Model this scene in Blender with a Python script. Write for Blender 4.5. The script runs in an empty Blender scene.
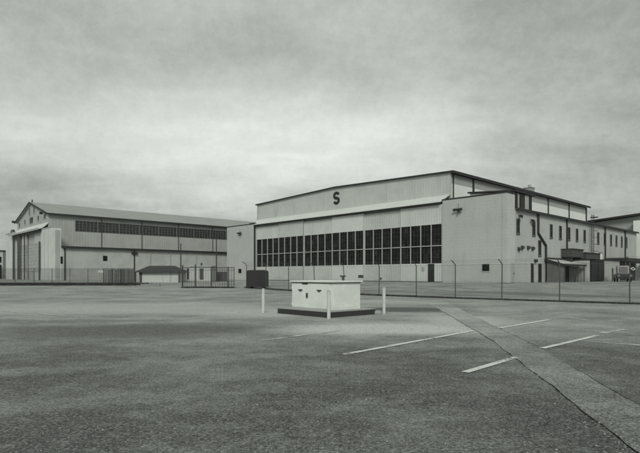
import bpy, bmesh, math, random
from mathutils import Vector, Matrix
random.seed(7)
S = bpy.context.scene
COL = S.collection
F = 501.0; HX = 320.0; HY = 275.0; CH = 1.5
UX, UY = -0.687, 0.7267     # along the facades, away to the left
VX, VY = 0.7267, 0.687      # along the hangar sides, away to the right
ROT = math.atan2(-UY, -UX)

def gz(y):
    t = min(1, max(0, (y-35.0)/25.0))
    return 0.6*t*t*(3-2*t)

def at(px, py):
    """point of the ground seen at a place measured on the photograph"""
    d = 3.0
    for _ in range(4000):
        if (CH-gz(d))*F/d <= py-HY: break
        d += 0.04
    return Vector(((px-HX)*d/F, d, gz(d)))

# ------------------------------------------------------------------ materials
def nodes(name):
    m = bpy.data.materials.new(name); m.use_nodes = True
    nt = m.node_tree
    return m, nt, nt.nodes['Principled BSDF']

def N(nt, t, **kw):
    n = nt.nodes.new(t)
    for k, v in kw.items():
        if k in n.inputs: n.inputs[k].default_value = v
        else: setattr(n, k, v)
    return n

def grey(v, t=1.0):
    return (v*(1-0.05*t), v, v*(1-0.05*t), 1)

def mixc(nt, fac, a, b, mode='MIX'):
    n = nt.nodes.new('ShaderNodeMix'); n.data_type = 'RGBA'; n.blend_type = mode
    for i, s in ((0, fac), (6, a), (7, b)):
        if hasattr(s, 'is_linked') or hasattr(s, 'links'): nt.links.new(s, n.inputs[i])
        else: n.inputs[i].default_value = s
    return n.outputs[2]

def ramp(nt, src, p0, p1, v0=0.0, v1=1.0):
    n = nt.nodes.new('ShaderNodeMapRange'); n.interpolation_type = 'SMOOTHSTEP'
    nt.links.new(src, n.inputs[0])
    for i, v in ((1, p0), (2, p1), (3, v0), (4, v1)): n.inputs[i].default_value = v
    return n.outputs[0]

def noise(nt, vec, scale, detail=5, rough=.6, stretch=None, rot=0, dist=0):
    mp = nt.nodes.new('ShaderNodeMapping'); nt.links.new(vec, mp.inputs[0])
    if stretch: mp.inputs['Scale'].default_value = stretch
    mp.inputs['Rotation'].default_value = (0, 0, rot)
    n = nt.nodes.new('ShaderNodeTexNoise'); nt.links.new(mp.outputs[0], n.inputs[0])
    n.inputs['Scale'].default_value = scale; n.inputs['Detail'].default_value = detail
    n.inputs['Roughness'].default_value = rough; n.inputs['Distortion'].default_value = dist
    return n.outputs[0]

def surf(name, base, dirt=.25, streak=.25, rough=.75, rib=0, rib_axis='X', scale=1.0, metallic=0, grime_low=0, course=0, speck=.2):
    """weathered surface: blotches, vertical run-off streaks, optional ribs or block courses"""
    m, nt, p = nodes(name)
    tc = nt.nodes.new('ShaderNodeTexCoord').outputs['Object']
    big = noise(nt, tc, .35*scale, 6, .65)
    st = noise(nt, tc, 1.1*scale, 4, .6, (1, 1, .14), dist=.3)
    fine = noise(nt, tc, 6*scale, 8, .8)
    c = mixc(nt, ramp(nt, big, .38, .66, 0, dirt), grey(base*1.08), grey(base*.62))
    c = mixc(nt, ramp(nt, st, .55, .80, 0, streak*.9), c, grey(base*.45))
    c = mixc(nt, ramp(nt, fine, .38, .64, 0, speck*2), c, grey(base*.6))
    bump_src = fine
    strength = .15
    if rib:
        sep = nt.nodes.new('ShaderNodeSeparateXYZ'); nt.links.new(tc, sep.inputs[0])
        mul = N(nt, 'ShaderNodeMath', operation='MULTIPLY'); nt.links.new(sep.outputs[rib_axis], mul.inputs[0]); mul.inputs[1].default_value = 6.2832/rib
        sn = N(nt, 'ShaderNodeMath', operation='SINE'); nt.links.new(mul.outputs[0], sn.inputs[0])
        bump_src = sn.outputs[0]; strength = .22
        c = mixc(nt, ramp(nt, sn.outputs[0], .5, 1, 0, .08), c, grey(base*.45))
    if course:
        sep = nt.nodes.new('ShaderNodeSeparateXYZ'); nt.links.new(tc, sep.inputs[0])
        for ax, sp in (('Z', course), ('X', course*2.5), ('Y', course*2.5)):
            mul = N(nt, 'ShaderNodeMath', operation='FLOORED_MODULO'); nt.links.new(sep.outputs[ax], mul.inputs[0]); mul.inputs[1].default_value = sp
            lt = N(nt, 'ShaderNodeMath', operation='LESS_THAN'); nt.links.new(mul.outputs[0], lt.inputs[0]); lt.inputs[1].default_value = .045
            fm = N(nt, 'ShaderNodeMath', operation='MULTIPLY'); nt.links.new(lt.outputs[0], fm.inputs[0]); fm.inputs[1].default_value = .13
            c = mixc(nt, fm.outputs[0], c, grey(base*.45))
    if grime_low:
        sep = nt.nodes.new('ShaderNodeSeparateXYZ'); nt.links.new(tc, sep.inputs[0])
        w = N(nt, 'ShaderNodeMath', operation='ADD'); nt.links.new(sep.outputs['Z'], w.inputs[0]); 
        nn = N(nt, 'ShaderNodeMath', operation='MULTIPLY'); nt.links.new(st, nn.inputs[0]); nn.inputs[1].default_value = -1.2
        nt.links.new(nn.outputs[0], w.inputs[1])
        c = mixc(nt, ramp(nt, w.outputs[0], -.6, .4, grime_low, 0), c, grey(base*.35))
    nt.links.new(c, p.inputs['Base Color'])
    p.inputs['Roughness'].default_value = rough; p.inputs['Metallic'].default_value = metallic
    b = N(nt, 'ShaderNodeBump', Strength=strength, Distance=.03)
    nt.links.new(bump_src, b.inputs['Height']); nt.links.new(b.outputs[0], p.inputs['Normal'])
    return m

M = {}
M['gable'] = surf('weathered_siding', .56, .3, .35, .7, rib=.45)
M['tower'] = surf('painted_block', .56, .2, .3, .85, course=.4, grime_low=.5)
M['tower_side'] = surf('annex_block', .50, .3, .35, .85, course=.4, grime_low=.5)
M['door'] = surf('door_panel_paint', .66, .25, .4, .6, rib=.405)
M['door_b'] = surf('door_panel_worn', .60, .3, .4, .6, rib=.405)
M['door_c'] = surf('door_panel_fresh', .72, .15, .3, .6, rib=.405)
M['white'] = surf('white_cladding', .85, .1, .2, .6)
M['canopy'] = surf('canopy_sheet', .72, .15, .15, .55, rib=.9)
M['mid_grey'] = surf('mid_grey_finish', .42, .2, .3, .6)
M['trim'] = surf('dark_trim', .03, .3, .2, .6)
M['pipe'] = surf('dark_pipe', .03, .3, .2, .5)
M['frame'] = surf('window_bar_paint', .46, .2, .3, .6)
M['sash'] = surf('dull_sash_paint', .17, .2, .3, .6)
M['frame_dark'] = surf('dark_window_bar', .07, .2, .2, .6)
M['roof'] = surf('roof_sheet', .36, .3, .3, .6, rib=.8, rib_axis='Y')
M['roof_flat'] = surf('felt_roof', .12, .3, .1, .9)
M['lsiding'] = surf('grey_siding', .44, .3, .3, .75, rib=.5, rib_axis='Y')
M['llow'] = surf('lower_masonry', .48, .4, .5, .85, grime_low=.5)
M['lfront'] = surf('pale_render', .66, .25, .4, .8, grime_low=.4)
M['lgable'] = surf('gable_boards', .46, .3, .3, .8, rib=.35)
M['cab'] = surf('cabinet_paint', .80, .30, .16, .5, scale=2.6, grime_low=.0, speck=.14)
M['concrete'] = surf('concrete', .40, .4, .1, .9, scale=3)
M['pad_edge'] = surf('dark_concrete_edge', .045, .4, .2, .95, scale=4)
M['bollard'] = surf('bollard_paint', .62, .35, .4, .6, scale=6)
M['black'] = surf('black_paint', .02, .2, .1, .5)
M['steel'] = surf('galvanised_steel', .10, .3, .2, .5, metallic=.3)
M['gatepaint'] = surf('dark_gate_steel', .035, .3, .2, .6)
M['wire'] = surf('chain_link_wire', .11, .2, .1, .6, metallic=.2)
M['slat'] = surf('dark_screen', .17, .5, .5, .9, scale=2)
M['slat2'] = surf('darker_screen', .05, .5, .5, .9, scale=2)
M['shed'] = surf('shed_paint', .55, .3, .5, .8)
M['container'] = surf('dark_container', .028, .4, .3, .6, rib=.3)
M['cargrey'] = surf('vehicle_pale_paint', .28, .1, .1, .3)
M['cardark'] = surf('vehicle_dark_paint', .035, .2, .1, .35)
M['tyre'] = surf('tyre_rubber', .02, .1, .1, .9)
M['paint'] = None
m, nt, p = nodes('glass_dark'); tc = nt.nodes.new('ShaderNodeTexCoord').outputs['Object']
sn_ = N(nt, 'ShaderNodeVectorMath', operation='SNAP'); nt.links.new(tc, sn_.inputs[0]); sn_.inputs[1].default_value = (.5285, 50, .7)
wn_ = nt.nodes.new('ShaderNodeTexWhiteNoise'); nt.links.new(sn_.outputs[0], wn_.inputs[0])
g = noise(nt, tc, 1.1, 3, .6)
cc = mixc(nt, ramp(nt, g, .35, .65), (.010, .011, .010, 1), (.02, .022, .02, 1))
cc = mixc(nt, ramp(nt, wn_.outputs[0], .80, 1.0, 0, .4), cc, (.07, .075, .07, 1))
nt.links.new(cc, p.inputs['Base Color'])
nt.links.new(ramp(nt, wn_.outputs[0], 0, 1, .25, .7), p.inputs['Roughness']); p.inputs['Specular IOR Level'].default_value = .15
M['glass'] = m
m, nt, p = nodes('glass_grey'); tc = nt.nodes.new('ShaderNodeTexCoord').outputs['Object']
g = noise(nt, tc, 2.5, 3, .6)
nt.links.new(mixc(nt, ramp(nt, g, .35, .65), (.018, .02, .018, 1), (.05, .053, .05, 1)), p.inputs['Base Color'])
p.inputs['Roughness'].default_value = .3
M['glass_grey'] = m
m, nt, p = nodes('glass_pale'); tc = nt.nodes.new('ShaderNodeTexCoord').outputs['Object']
g = noise(nt, tc, 1.5, 3, .6)
nt.links.new(mixc(nt, ramp(nt, g, .35, .65), (.36, .38, .365, 1), (.5, .53, .51, 1)), p.inputs['Base Color'])
p.inputs['Roughness'].default_value = .4
M['glass_pale'] = m
m, nt, p = nodes('weeds'); tc = nt.nodes.new('ShaderNodeTexCoord').outputs['Object']
g = noise(nt, tc, 2.5, 3, .6)
nt.links.new(mixc(nt, ramp(nt, g, .35, .65), grey(.045), grey(.10)), p.inputs['Base Color'])
p.inputs['Roughness'].default_value = .9
M['weed'] = m

def worn_paint(name, col, thr0, thr1):
    m, nt, p = nodes(name); tc = nt.nodes.new('ShaderNodeTexCoord').outputs['Object']
    f = noise(nt, tc, 14, 6, .8); g = noise(nt, tc, 1.3, 3, .6)
    c = mixc(nt, ramp(nt, f, .3, .7, 0, .35), grey(col), grey(col*.55))
    nt.links.new(c, p.inputs['Base Color']); p.inputs['Roughness'].default_value = .85
    ad = N(nt, 'ShaderNodeMath', operation='ADD'); nt.links.new(f, ad.inputs[0]); nt.links.new(g, ad.inputs[1])
    nt.links.new(ramp(nt, ad.outputs[0], thr0, thr1), p.inputs['Alpha'])
    return m
M['line'] = worn_paint('worn_white_paint', .78, .78, .95)
M['line_faint'] = worn_paint('faint_white_paint', .66, .86, 1.12)

def blob_mask(nt, vec, cx, cy, rx, ry, ang, soft=.5):
    mp = N(nt, 'ShaderNodeMapping'); mp.vector_type = 'TEXTURE'
    nt.links.new(vec, mp.inputs[0])
    mp.inputs['Location'].default_value = (cx, cy, 0); mp.inputs['Rotation'].default_value = (0, 0, ang)
    mp.inputs['Scale'].default_value = (rx, ry, 1000)
    ln = N(nt, 'ShaderNodeVectorMath', operation='LENGTH'); nt.links.new(mp.outputs[0], ln.inputs[0])
    return ramp(nt, ln.outputs['Value'], 1.0-soft, 1.0+soft*.4, 1, 0)

def asphalt(name, dark=.098, light=.52, blobs=True, bias=0.0):
    m, nt, p = nodes(name)
    tc0 = nt.nodes.new('ShaderNodeTexCoord').outputs['Object']
    # warped coordinates so that patch edges wander
    wn = nt.nodes.new('ShaderNodeTexNoise'); nt.links.new(tc0, wn.inputs[0]); wn.inputs['Scale'].default_value = .45; wn.inputs['Detail'].default_value = 5
    sc = N(nt, 'ShaderNodeVectorMath', operation='MULTIPLY_ADD'); nt.links.new(wn.outputs['Color'], sc.inputs[0])
    sc.inputs[1].default_value = (1.8, 1.8, 0); nt.links.new(tc0, sc.inputs[2])
    tc = sc.outputs[0]
    sep = nt.nodes.new('ShaderNodeSeparateXYZ'); nt.links.new(tc, sep.inputs[0])
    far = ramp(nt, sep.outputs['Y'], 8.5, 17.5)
    n1 = noise(nt, tc0, .30, 7, .66, (1, 1.15, 1), rot=.25)
    n2 = noise(nt, tc0, 1.3, 8, .7, (1, 1.3, 1), rot=.5)
    n3 = noise(nt, tc0, 14, 8, .8)
    n4 = noise(nt, tc0, 70, 4, .7)
    a = N(nt, 'ShaderNodeMath', operation='MULTIPLY_ADD'); nt.links.new(n1, a.inputs[0]); a.inputs[1].default_value = 2.1; a.inputs[2].default_value = -1.05+bias
    a2 = N(nt, 'ShaderNodeMath', operation='MULTIPLY_ADD'); nt.links.new(n2, a2.inputs[0]); a2.inputs[1].default_value = .85; a2.inputs[2].default_value = -.42
    s = N(nt, 'ShaderNodeMath', operation='ADD'); nt.links.new(a.outputs[0], s.inputs[0]); nt.links.new(a2.outputs[0], s.inputs[1])
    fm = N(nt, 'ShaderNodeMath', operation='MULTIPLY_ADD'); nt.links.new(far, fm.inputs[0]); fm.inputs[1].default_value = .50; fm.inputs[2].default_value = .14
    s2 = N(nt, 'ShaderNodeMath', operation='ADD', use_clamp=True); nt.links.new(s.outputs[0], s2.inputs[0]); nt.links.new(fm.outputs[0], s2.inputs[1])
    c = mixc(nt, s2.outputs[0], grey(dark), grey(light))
    if blobs:
        # old patches, oil/wet stains and painted-in vignette darkening at the near right: (x, y, rx, ry, angle, darkness)
        for cx, cy, rx, ry, an, k, v in (
            (-4.9, 13.6, 4.2, 1.9, .10, .85, dark*.95), (-8.5, 16.2, 4.0, .8, .05, .5, dark),
            (2.3, 9.9, 1.3, .45, .2, .6, dark*.7), (3.9, 21.6, 2.8, 1.7, -.1, 1.0, dark*.9),
            (2.6, 16.5, 1.8, .3, -.05, .4, dark), (5.6, 7.6, 1.6, 1.4, .3, .45, dark*.9), (3.0, 5.0, 2.0, 1.5, .1, .75, dark*.62), (1.6, 7.2, 1.6, .8, .3, .35, dark*.7), (-2.6, 6.0, 1.8, .35, .35, .3, light*.8), (-4.2, 8.0, 2.2, .3, .3, .35, light*.8), (-1.2, 9.2, 1.5, .4, .2, .25, light*.8),
            (5.4, 12.6, 2.4, .8, .2, .35, light), (1.8, 13.9, 3.4, 1.9, .1, .95, light*1.45), (4.6, 16.5, 2.0, 2.4, .1, .85, light*1.3),
            (-9, 23, 8, 4.5, 0, .7, light*1.2), (-2, 20, 3.5, 2.4, 0, .7, light*1.25), (3.6, 28, 3.2, 2.6, 0, .6, light*1.15), 
            (1.0, 46, 16, 3, -.7, .3, dark*1.5), (17.5, 37, 10, 3.0, -.75, .7, dark*1.3), (10.5, 37, 3.5, 1.4, -.75, .5, dark*1.2)):
            b = blob_mask(nt, tc, cx+.9, cy+.9, rx, ry, an, .55)
            mm = N(nt, 'ShaderNodeMath', operation='MULTIPLY'); nt.links.new(b, mm.inputs[0]); mm.inputs[1].default_value = k
            c = mixc(nt, mm.outputs[0], c, grey(v))
    n5 = noise(nt, tc0, 30, 3, .7)
    n6 = noise(nt, tc0, 4.5, 10, .85)
    for nn, k in ((n3, 1.0), (n4, 1.1), (n5, 1.2), (n6, .9)):
        c = mixc(nt, ramp(nt, nn, .51, .68, 0, .34*k), c, grey(light*1.15))
        c = mixc(nt, ramp(nt, nn, .49, .33, 0, .66*k), c, grey(dark*.22))
    nt.links.new(c, p.inputs['Base Color']); p.inputs['Roughness'].default_value = .93
    p.inputs['Specular IOR Level'].default_value = .25
    b = N(nt, 'ShaderNodeBump', Strength=.5, Distance=.012); nt.links.new(n4, b.inputs['Height']); nt.links.new(b.outputs[0], p.inputs['Normal'])
    return m
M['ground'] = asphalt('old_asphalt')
M['strip'] = asphalt('patch_asphalt', .135, .56, False, .12)
M['crack'] = asphalt('crack_filler', .012, .03, False)

# ------------------------------------------------------------------ mesh tools
class MB:
    def __init__(s): s.v = []; s.f = []
    def quad(s, *pts):
        i = len(s.v); s.v += [tuple(q) for q in pts]; s.f.append(tuple(range(i, i+len(pts)))); return s
    def box(s, x0, x1, y0, y1, z0, z1):
        i = len(s.v)
        s.v += [(x0,y0,z0),(x1,y0,z0),(x1,y1,z0),(x0,y1,z0),(x0,y0,z1),(x1,y0,z1),(x1,y1,z1),(x0,y1,z1)]
        s.f += [tuple(i+k for k in q) for q in ((0,3,2,1),(4,5,6,7),(0,1,5,4),(1,2,6,5),(2,3,7,6),(3,0,4,7))]
        return s
    def prism(s, poly, axis, c0, c1):
        """polygon (two coordinates) swept along axis from c0 to c1"""
        i = len(s.v); n = len(poly)
        for c in (c0, c1):
            for a, b in poly:
                s.v.append({'x': (c, a, b), 'y': (a, c, b), 'z': (a, b, c)}[axis])
        s.f.append(tuple(range(i, i+n))); s.f.append(tuple(range(i+2*n-1, i+n-1, -1)))
        for k in range(n):
            j = (k+1) % n; s.f.append((i+k, i+n+k, i+n+j, i+j))
        return s
    def tube(s, p0, p1, r, n=8, r1=None):
        p0 = Vector(p0); p1 = Vector(p1); r1 = r if r1 is None else r1
        d = (p1-p0).normalized(); a = d.orthogonal().normalized(); b = d.cross(a)
        i = len(s.v)
        for q, rr in ((p0, r), (p1, r1)):
            for k in range(n):
                t = 2*math.pi*k/n; s.v.append(tuple(q + a*rr*math.cos(t) + b*rr*math.sin(t)))
        s.f.append(tuple(range(i+n-1, i-1, -1))); s.f.append(tuple(range(i+n, i+2*n)))
        for k in range(n):
            j = (k+1) % n; s.f.append((i+k, i+j, i+n+j, i+n+k))
        return s
    def path(s, pts, r, n=6):
        for a, b in zip(pts[:-1], pts[1:]): s.tube(a, b, r, n)
        return s
    def build(s, name, mat, parent=None, bevel=0, smooth=False):
        me = bpy.data.meshes.new(name); me.from_pydata(s.v, [], s.f)
        bm = bmesh.new(); bm.from_mesh(me); bmesh.ops.recalc_face_normals(bm, faces=bm.faces)
        if bevel: bmesh.ops.bevel(bm, geom=bm.edges[:], offset=bevel, segments=2, affect='EDGES', profile=.6)
        bm.to_mesh(me); bm.free()
        o = bpy.data.objects.new(name, me); COL.objects.link(o)
        me.materials.append(M[mat] if isinstance(mat, str) else mat)
        if smooth:
            for q in me.polygons: q.use_smooth = True
        if parent: o.parent = parent
        return o

def tag(o, label=None, cat=None, group=None, kind=None):
    for k, v in (('label', label), ('category', cat), ('group', group), ('kind', kind)):
        if v: o[k] = v
    return o
def empty(name, loc, rz=0, label=None, cat=None, group=None):
    o = bpy.data.objects.new(name, None); COL.objects.link(o); o.location = loc; o.rotation_euler = (0, 0, rz)
    o.empty_display_size = .3
    return tag(o, label, cat, group)
def copy_tree(o, parent=None):
    c = o.copy(); COL.objects.link(c); c.parent = parent
    for ch in list(o.children): copy_tree(ch, c)
    return c

# ------------------------------------------------------------------ ground
xs = [-3000, -600, -150, -60, -30, -15, 0, 15, 30, 60, 150, 600, 3000]
ys = [-600, -60, -10, 0, 5, 10, 20, 30, 35] + [35+k for k in range(1, 26)] + [70, 90, 130, 300, 900, 3000]
g = MB()
for j in range(len(ys)-1):
    for i in range(len(xs)-1):
        g.quad((xs[i], ys[j], gz(ys[j])), (xs[i+1], ys[j], gz(ys[j])), (xs[i+1], ys[j+1], gz(ys[j+1])), (xs[i], ys[j+1], gz(ys[j+1])))
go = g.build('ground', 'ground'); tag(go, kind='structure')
bm = bmesh.new(); bm.from_mesh(go.data); bmesh.ops.remove_doubles(bm, verts=bm.verts, dist=.001); bm.to_mesh(go.data); bm.free()

def ribbon(name, left, right, mat, dz):
    b = MB()
    for (l0, l1, r0, r1) in zip(left[:-1], left[1:], right[:-1], right[1:]):
        b.quad((l0[0], l0[1], gz(l0[1])+dz), (r0[0], r0[1], gz(r0[1])+dz), (r1[0], r1[1], gz(r1[1])+dz), (l1[0], l1[1], gz(l1[1])+dz))
    return tag(b.build(name, mat), kind='structure')

def lerp_pts(pts, n):
    out = []
    for k in range(n+1):
        y = pts[0][1] + (pts[-1][1]-pts[0][1])*k/n
        for a, b in zip(pts[:-1], pts[1:]):
            if a[1] <= y <= b[1]+1e-6:
                t = (y-a[1])/(b[1]-a[1]); out.append((a[0]+(b[0]-a[0])*t, y)); break
    return out
Lp = lerp_pts([(2.35, 1.0), (2.68, 4.22), (2.96, 5.87), (3.9, 11.2), (5.15, 21.5), (6.1, 30.0)], 160)
Rp = lerp_pts([(3.0, 1.0), (3.64, 5.69), (3.93, 7.16), (4.52, 10.4), (6.9, 27.2), (7.2, 30.0)], 160)
wob = lambda y, p: .010*math.sin(y*1.1+p)+.010*math.sin(y*2.9+2*p)+.008*math.sin(y*6.7+p)+random.uniform(-.005, .005)
Lj = [(x+wob(y, .4), y) for x, y in Lp]; Rj = [(x+wob(y, 2.1), y) for x, y in Rp]
ribbon('paved_strip', Lj, Rj, 'strip', .004)
def crack(name, pts, w):
    l = []; r = []
    for x, y in pts:
        q = w*random.uniform(.2, 1.6); o_ = random.uniform(-.003, .003)
        l.append((x-q+o_, y)); r.append((x+q*.6+o_, y))
    ribbon(name, l, r, 'crack', .008)
crack('pavement_crack', Lj[:118], .009)
crack('pavement_crack', Rj[20:40], .005)
crack('pavement_crack', Rj[52:76], .006)

def line(p0, p1, w, mat='line', dz=.012):
    a = at(*p0); b = at(*p1); d = (b-a).xy.normalized(); n = Vector((-d.y, d.x))*w/2
    m = MB(); K = 8
    for k in range(K):
        s0 = a.xy.lerp(b.xy, k/K); s1 = a.xy.lerp(b.xy, (k+1)/K)
        m.quad((s0.x-n.x, s0.y-n.y, gz(s0.y)+dz), (s0.x+n.x, s0.y+n.y, gz(s0.y)+dz), (s1.x+n.x, s1.y+n.y, gz(s1.y)+dz), (s1.x-n.x, s1.y-n.y, gz(s1.y)+dz))
    tag(m.build('parking_line', mat), kind='structure')
line((344, 355), (474, 331), .135)
line((465, 373), (516, 358), .125)
line((542.5, 348.8), (597, 336), .13)
line((500, 328.5), (549, 320), .15)
line((255, 342), (345, 330), .16, 'line_faint')
line((602, 333.6), (624, 329.4), .2, 'line_faint')
line((587, 342), (650, 346.5), .16, 'line_faint')
line((560, 317), (622, 325), .16, 'line_faint')
line((0, 311), (90, 318), .12, 'line_faint', .013)

gr = MB()
for _ in range(2200):
    y = 3.2+11*random.random()**1.5; x = random.uniform(-.75, .75)*y
    if random.random() < .25:
        k = min(len(Lj)-1, int((y-1)/29*160)); x = Lj[k][0]+random.gauss(0, .12)
    q = random.uniform(.003, .009)*(1 if random.random() < .93 else 1.8); a0 = random.uniform(0, 6.28); i = len(gr.v)
    for k in range(4): gr.v.append((x+q*math.cos(a0+k*1.57)*random.uniform(.7, 1.3), y+q*math.sin(a0+k*1.57)*random.uniform(.7, 1.3), .0045))
    gr.v.append((x+q*.2, y, .0045+q*random.uniform(.6, 1.1)))
    gr.f += [(i, i+1, i+4), (i+1, i+2, i+4), (i+2, i+3, i+4), (i+3, i, i+4)]
tag(gr.build('gravel', 'concrete'), 'loose grit and small stones scattered over the near asphalt', 'gravel', kind='stuff')

# ------------------------------------------------------------------ large hangar
ZG = .6
def hroot(name, a, b, label, cat, P=(15.15, 62.0)):
    x = P[0]+a*UX+b*VX; y = P[1]+a*UY+b*VY
    return empty(name, (x, y, 0), ROT, label, cat)
# local frame: x to the right along the front, y away along the side, z absolute height
H = hroot('aircraft_hangar', 0, 0, 'large white aircraft hangar with black letter S on its low gable, dark door windows', 'hangar')
# main hall, front wall at y=3, x from -42.4 to -.73
gx0, gx1, gm = -42.4, -.73, -21.57
MB().prism([(gx0, ZG), (gx1, ZG), (gx1, 14.72), (gm, 15.34), (gx0, 14.72)], 'y', 3.0, 3.25).build('gable_wall', 'gable', H)
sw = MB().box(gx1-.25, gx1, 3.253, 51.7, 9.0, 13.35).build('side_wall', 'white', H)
MB().box(gx1-.25, gx1, 3.253, 51.7, 13.353, 14.6).build('side_wall', 'mid_grey', H)  # upper band of the side wall, greyer than the wall below
MB().box(gx0, gx0+.25, 3.253, 51.7, ZG, 14.6).build('side_wall', 'gable', H)
MB().prism([(gx0, ZG), (gx1, ZG), (gx1, 14.6), (gm, 15.2), (gx0, 14.6)], 'y', 51.703, 51.9).build('rear_wall', 'gable', H)
rf = MB()
rf.prism([(gx0-.35, 14.70), (gm, 15.36), (gx1+.45, 14.70), (gx1+.45, 14.86), (gm, 15.52), (gx0-.35, 14.86)], 'y', 2.8, 52.2)
R = rf.build('roof', 'roof', H)
fs = MB()   # dark edge of the roof, front and right side
fs.prism([(gx0-.37, 14.66), (gm, 15.32), (gx1+.47, 14.66), (gx1+.47, 14.9), (gm, 15.56), (gx0-.37, 14.9)], 'y', 2.72, 2.797)
fs.box(gx1+.453, gx1+.56, 2.72, 52.2, 14.55, 14.9)
fs.build('fascia', 'trim', R)
rv = MB().box(-2.6, -1.4, 28.2, 29.6, 14.9, 15.9).box(-2.7, -1.3, 28.1, 29.7, 15.903, 16.0)
rv.tube((-2.0, 29.0, 16.0), (-2.0, 29.0, 16.5), .25, 10)
rv.build('roof_vent', 'roof', R)
# downpipes on the upper side wall
for y, w in ((3.55, .08), (8.6, .28), (24.1, .2), (33.3, .2), (42.5, .2), (51.2, .28)):
    MB().box(gx1+.003, gx1+.16, y-w/2, y+w/2, 9.25, 14.55).build('downpipe', 'pipe', H)
MB().box(gx0+.02, gx0+.18, 2.85, 2.997, 11.9, 14.6).build('downpipe', 'mid_grey', H)
# canopy over the door track
cp = MB()
i0 = len(cp.v)
cp.v += [(-38.97,-.4,10.46),(-42.3,2.99,11.82),(-42.3,2.99,11.98),(-38.97,-.4,10.56),(-.06,-.4,10.46),(-.75,2.99,11.82),(-.75,2.99,11.98),(-.06,-.4,10.56)]
cp.f += [tuple(i0+k for k in q) for q in ((0,1,2,3),(4,7,6,5),(0,4,5,1),(3,2,6,7),(0,3,7,4),(1,5,6,2))]
cp.box(-42.35, -.8, 2.9, 2.985, 11.99, 12.06)
CP = cp.build('canopy', 'canopy', H)
MB().box(-38.97, -.06, -.47, -.403, 10.34, 10.5).build('gutter', 'trim', CP)
MB().box(-38.9, -.02, .5, .75, 10.0, 10.45).build('door_header', 'mid_grey', H)
MB().box(-38.9, -.02, -.35, 2.0, ZG, ZG+.06).build('door_track', 'trim', H)
# door leaves
W = 38.88/6
for k in range(6):
    x1 = -k*W - .02; x0 = x1 - W + .04
    yy = (.0, .12, .0, .12, .0, .12)[k]
    mt = ('door', 'door_b', 'door_c', 'door', 'door_b', 'door')[k]
    L = MB()
    zb, zt = 2.95, 7.85
    if k == 0:
        L.box(x0, -2.2, yy, yy+.18, ZG+.07, zb); L.box(-1.18, x1, yy, yy+.18, ZG+.07, zb); L.box(-2.2, -1.18, yy, yy+.18, 2.9, zb)
    else:
        L.box(x0, x1, yy, yy+.18, ZG+.07, zb)
    L.box(x0, x1, yy, yy+.18, zt, 10.25 if k % 2 == 0 else 10.1)
    L.box(x0, x0+.05, yy, yy+.18, zb, zt); L.box(x1-.05, x1, yy, yy+.18, zb, zt)
    D = L.build('hangar_door', mt, H)
    MB().box(x0+.05, x1-.05, yy+.1, yy+.13, zb, zt).build('window', 'glass', D)
    fr = MB()
    for q in range(5):
        c = x0+.05 + (W-.14)*q/4; w = .045
        fr.box(c-w, c+w, yy-.03, yy+.097, zb-.003, zt+.003)
    fr.box(x0+.02, x1-.02, yy-.04, yy-.033, 5.11, 5.22)
    fr.build('window_frame', 'frame', D)
    ft = MB()
    for q in range(4):
        for s in (1/3, 2/3):
            c = x0+.05 + (W-.14)*(q+s)/4; ft.box(c-.016, c+.016, yy+.06, yy+.097, zb, zt)
    for z in (3.75, 4.4, 5.9, 6.6, 7.2):
        ft.box(x0+.05, x1-.05, yy+.065, yy+.095, z-.014, z+.014)
    ft.build('glazing_bar', 'frame_dark', D)
    MB().box(x1-.05, x1-.005, yy-.05, yy-.003, ZG+.1, 10.0).build('edge_strip', 'frame_dark' if k in (3, 4, 5) else 'mid_grey', D)
    if k == 0:
        pdr = MB().box(-2.14, -1.24, .05, .1, ZG+.08, 2.88).build('side_door', 'black', D)
        MB().box(-2.0, -1.4, .03, .047, 2.0, 2.6).build('door_glass', 'glass_grey', pdr)
        MB().box(-1.38, -1.3, 0, .047, 1.55, 1.7).build('door_handle', 'steel', pdr)
        MB().box(-3.1, -2.65, -.05, -.003, 2.0, 2.5).build('notice_board', 'mid_grey', D)
    if k == 2:
        MB().box(-14.0, -13.0, yy-.05, yy-.003, 1.1, 1.5).build('louvre', 'frame_dark', D)
    if k == 1:
        MB().box(-10.0, -9.8, yy-.1, yy-.003, .9, 1.15).build('socket_box', 'frame_dark', D)
# end towers
def floodlight(parent, x, z, wdt=1.0, y=0):
    f = MB().box(x-wdt/2, x+wdt/2, y-.42, y-.28, z-.12, z+.12)
    f.box(x-.06, x+.06, y-.42, y-.003, z-.2, z-.08); f.tube((x+.05, y-.3, z), (x+.05, y-.3, z+.75), .02, 6)
    fl = f.build('floodlight', 'black', parent)
    for s in (-1, 1):
        MB().tube((x+s*wdt*.38, y-.5, z-.05), (x+s*wdt*.38, y-.28, z+.1), .17, 10, .12).build('lamp_head', 'frame_dark', fl)
    MB().tube((x+.05, y-.35, z-.45), (x+.05, y-.35, z-.15), .13, 8, .05).build('lamp_head', 'black', fl)
T = MB().box(0, 8.34, 0, 1.93, ZG, 10.72).build('tower', 'tower', H)
MB().box(-.05, 8.42, -.06, 2.0, 10.723, 10.86).build('coping', 'trim', T)
wn = MB().box(5.35, 6.25, -.03, -.003, 1.95, 2.75).build('window', 'glass', T)
MB().prism([(5.27, 1.85), (6.33, 1.85), (6.33, 2.84), (5.27, 2.84), (5.27, 1.86), (5.34, 1.93), (5.34, 2.77), (6.26, 2.77), (6.26, 1.93), (5.34, 1.925), (5.27, 1.855)], 'y', -.06, -.031).build('window_frame', 'tower', wn)
floodlight(T, 2.35, 9.35, 1.15)
MB().box(7.75, 7.83, -.03, -.003, ZG, 10.7).build('joint_strip', 'tower_side', T)
T2 = MB().box(-48.3, -38.95, 0, 3.0, ZG, 10.72).build('tower', 'tower', H)
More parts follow.
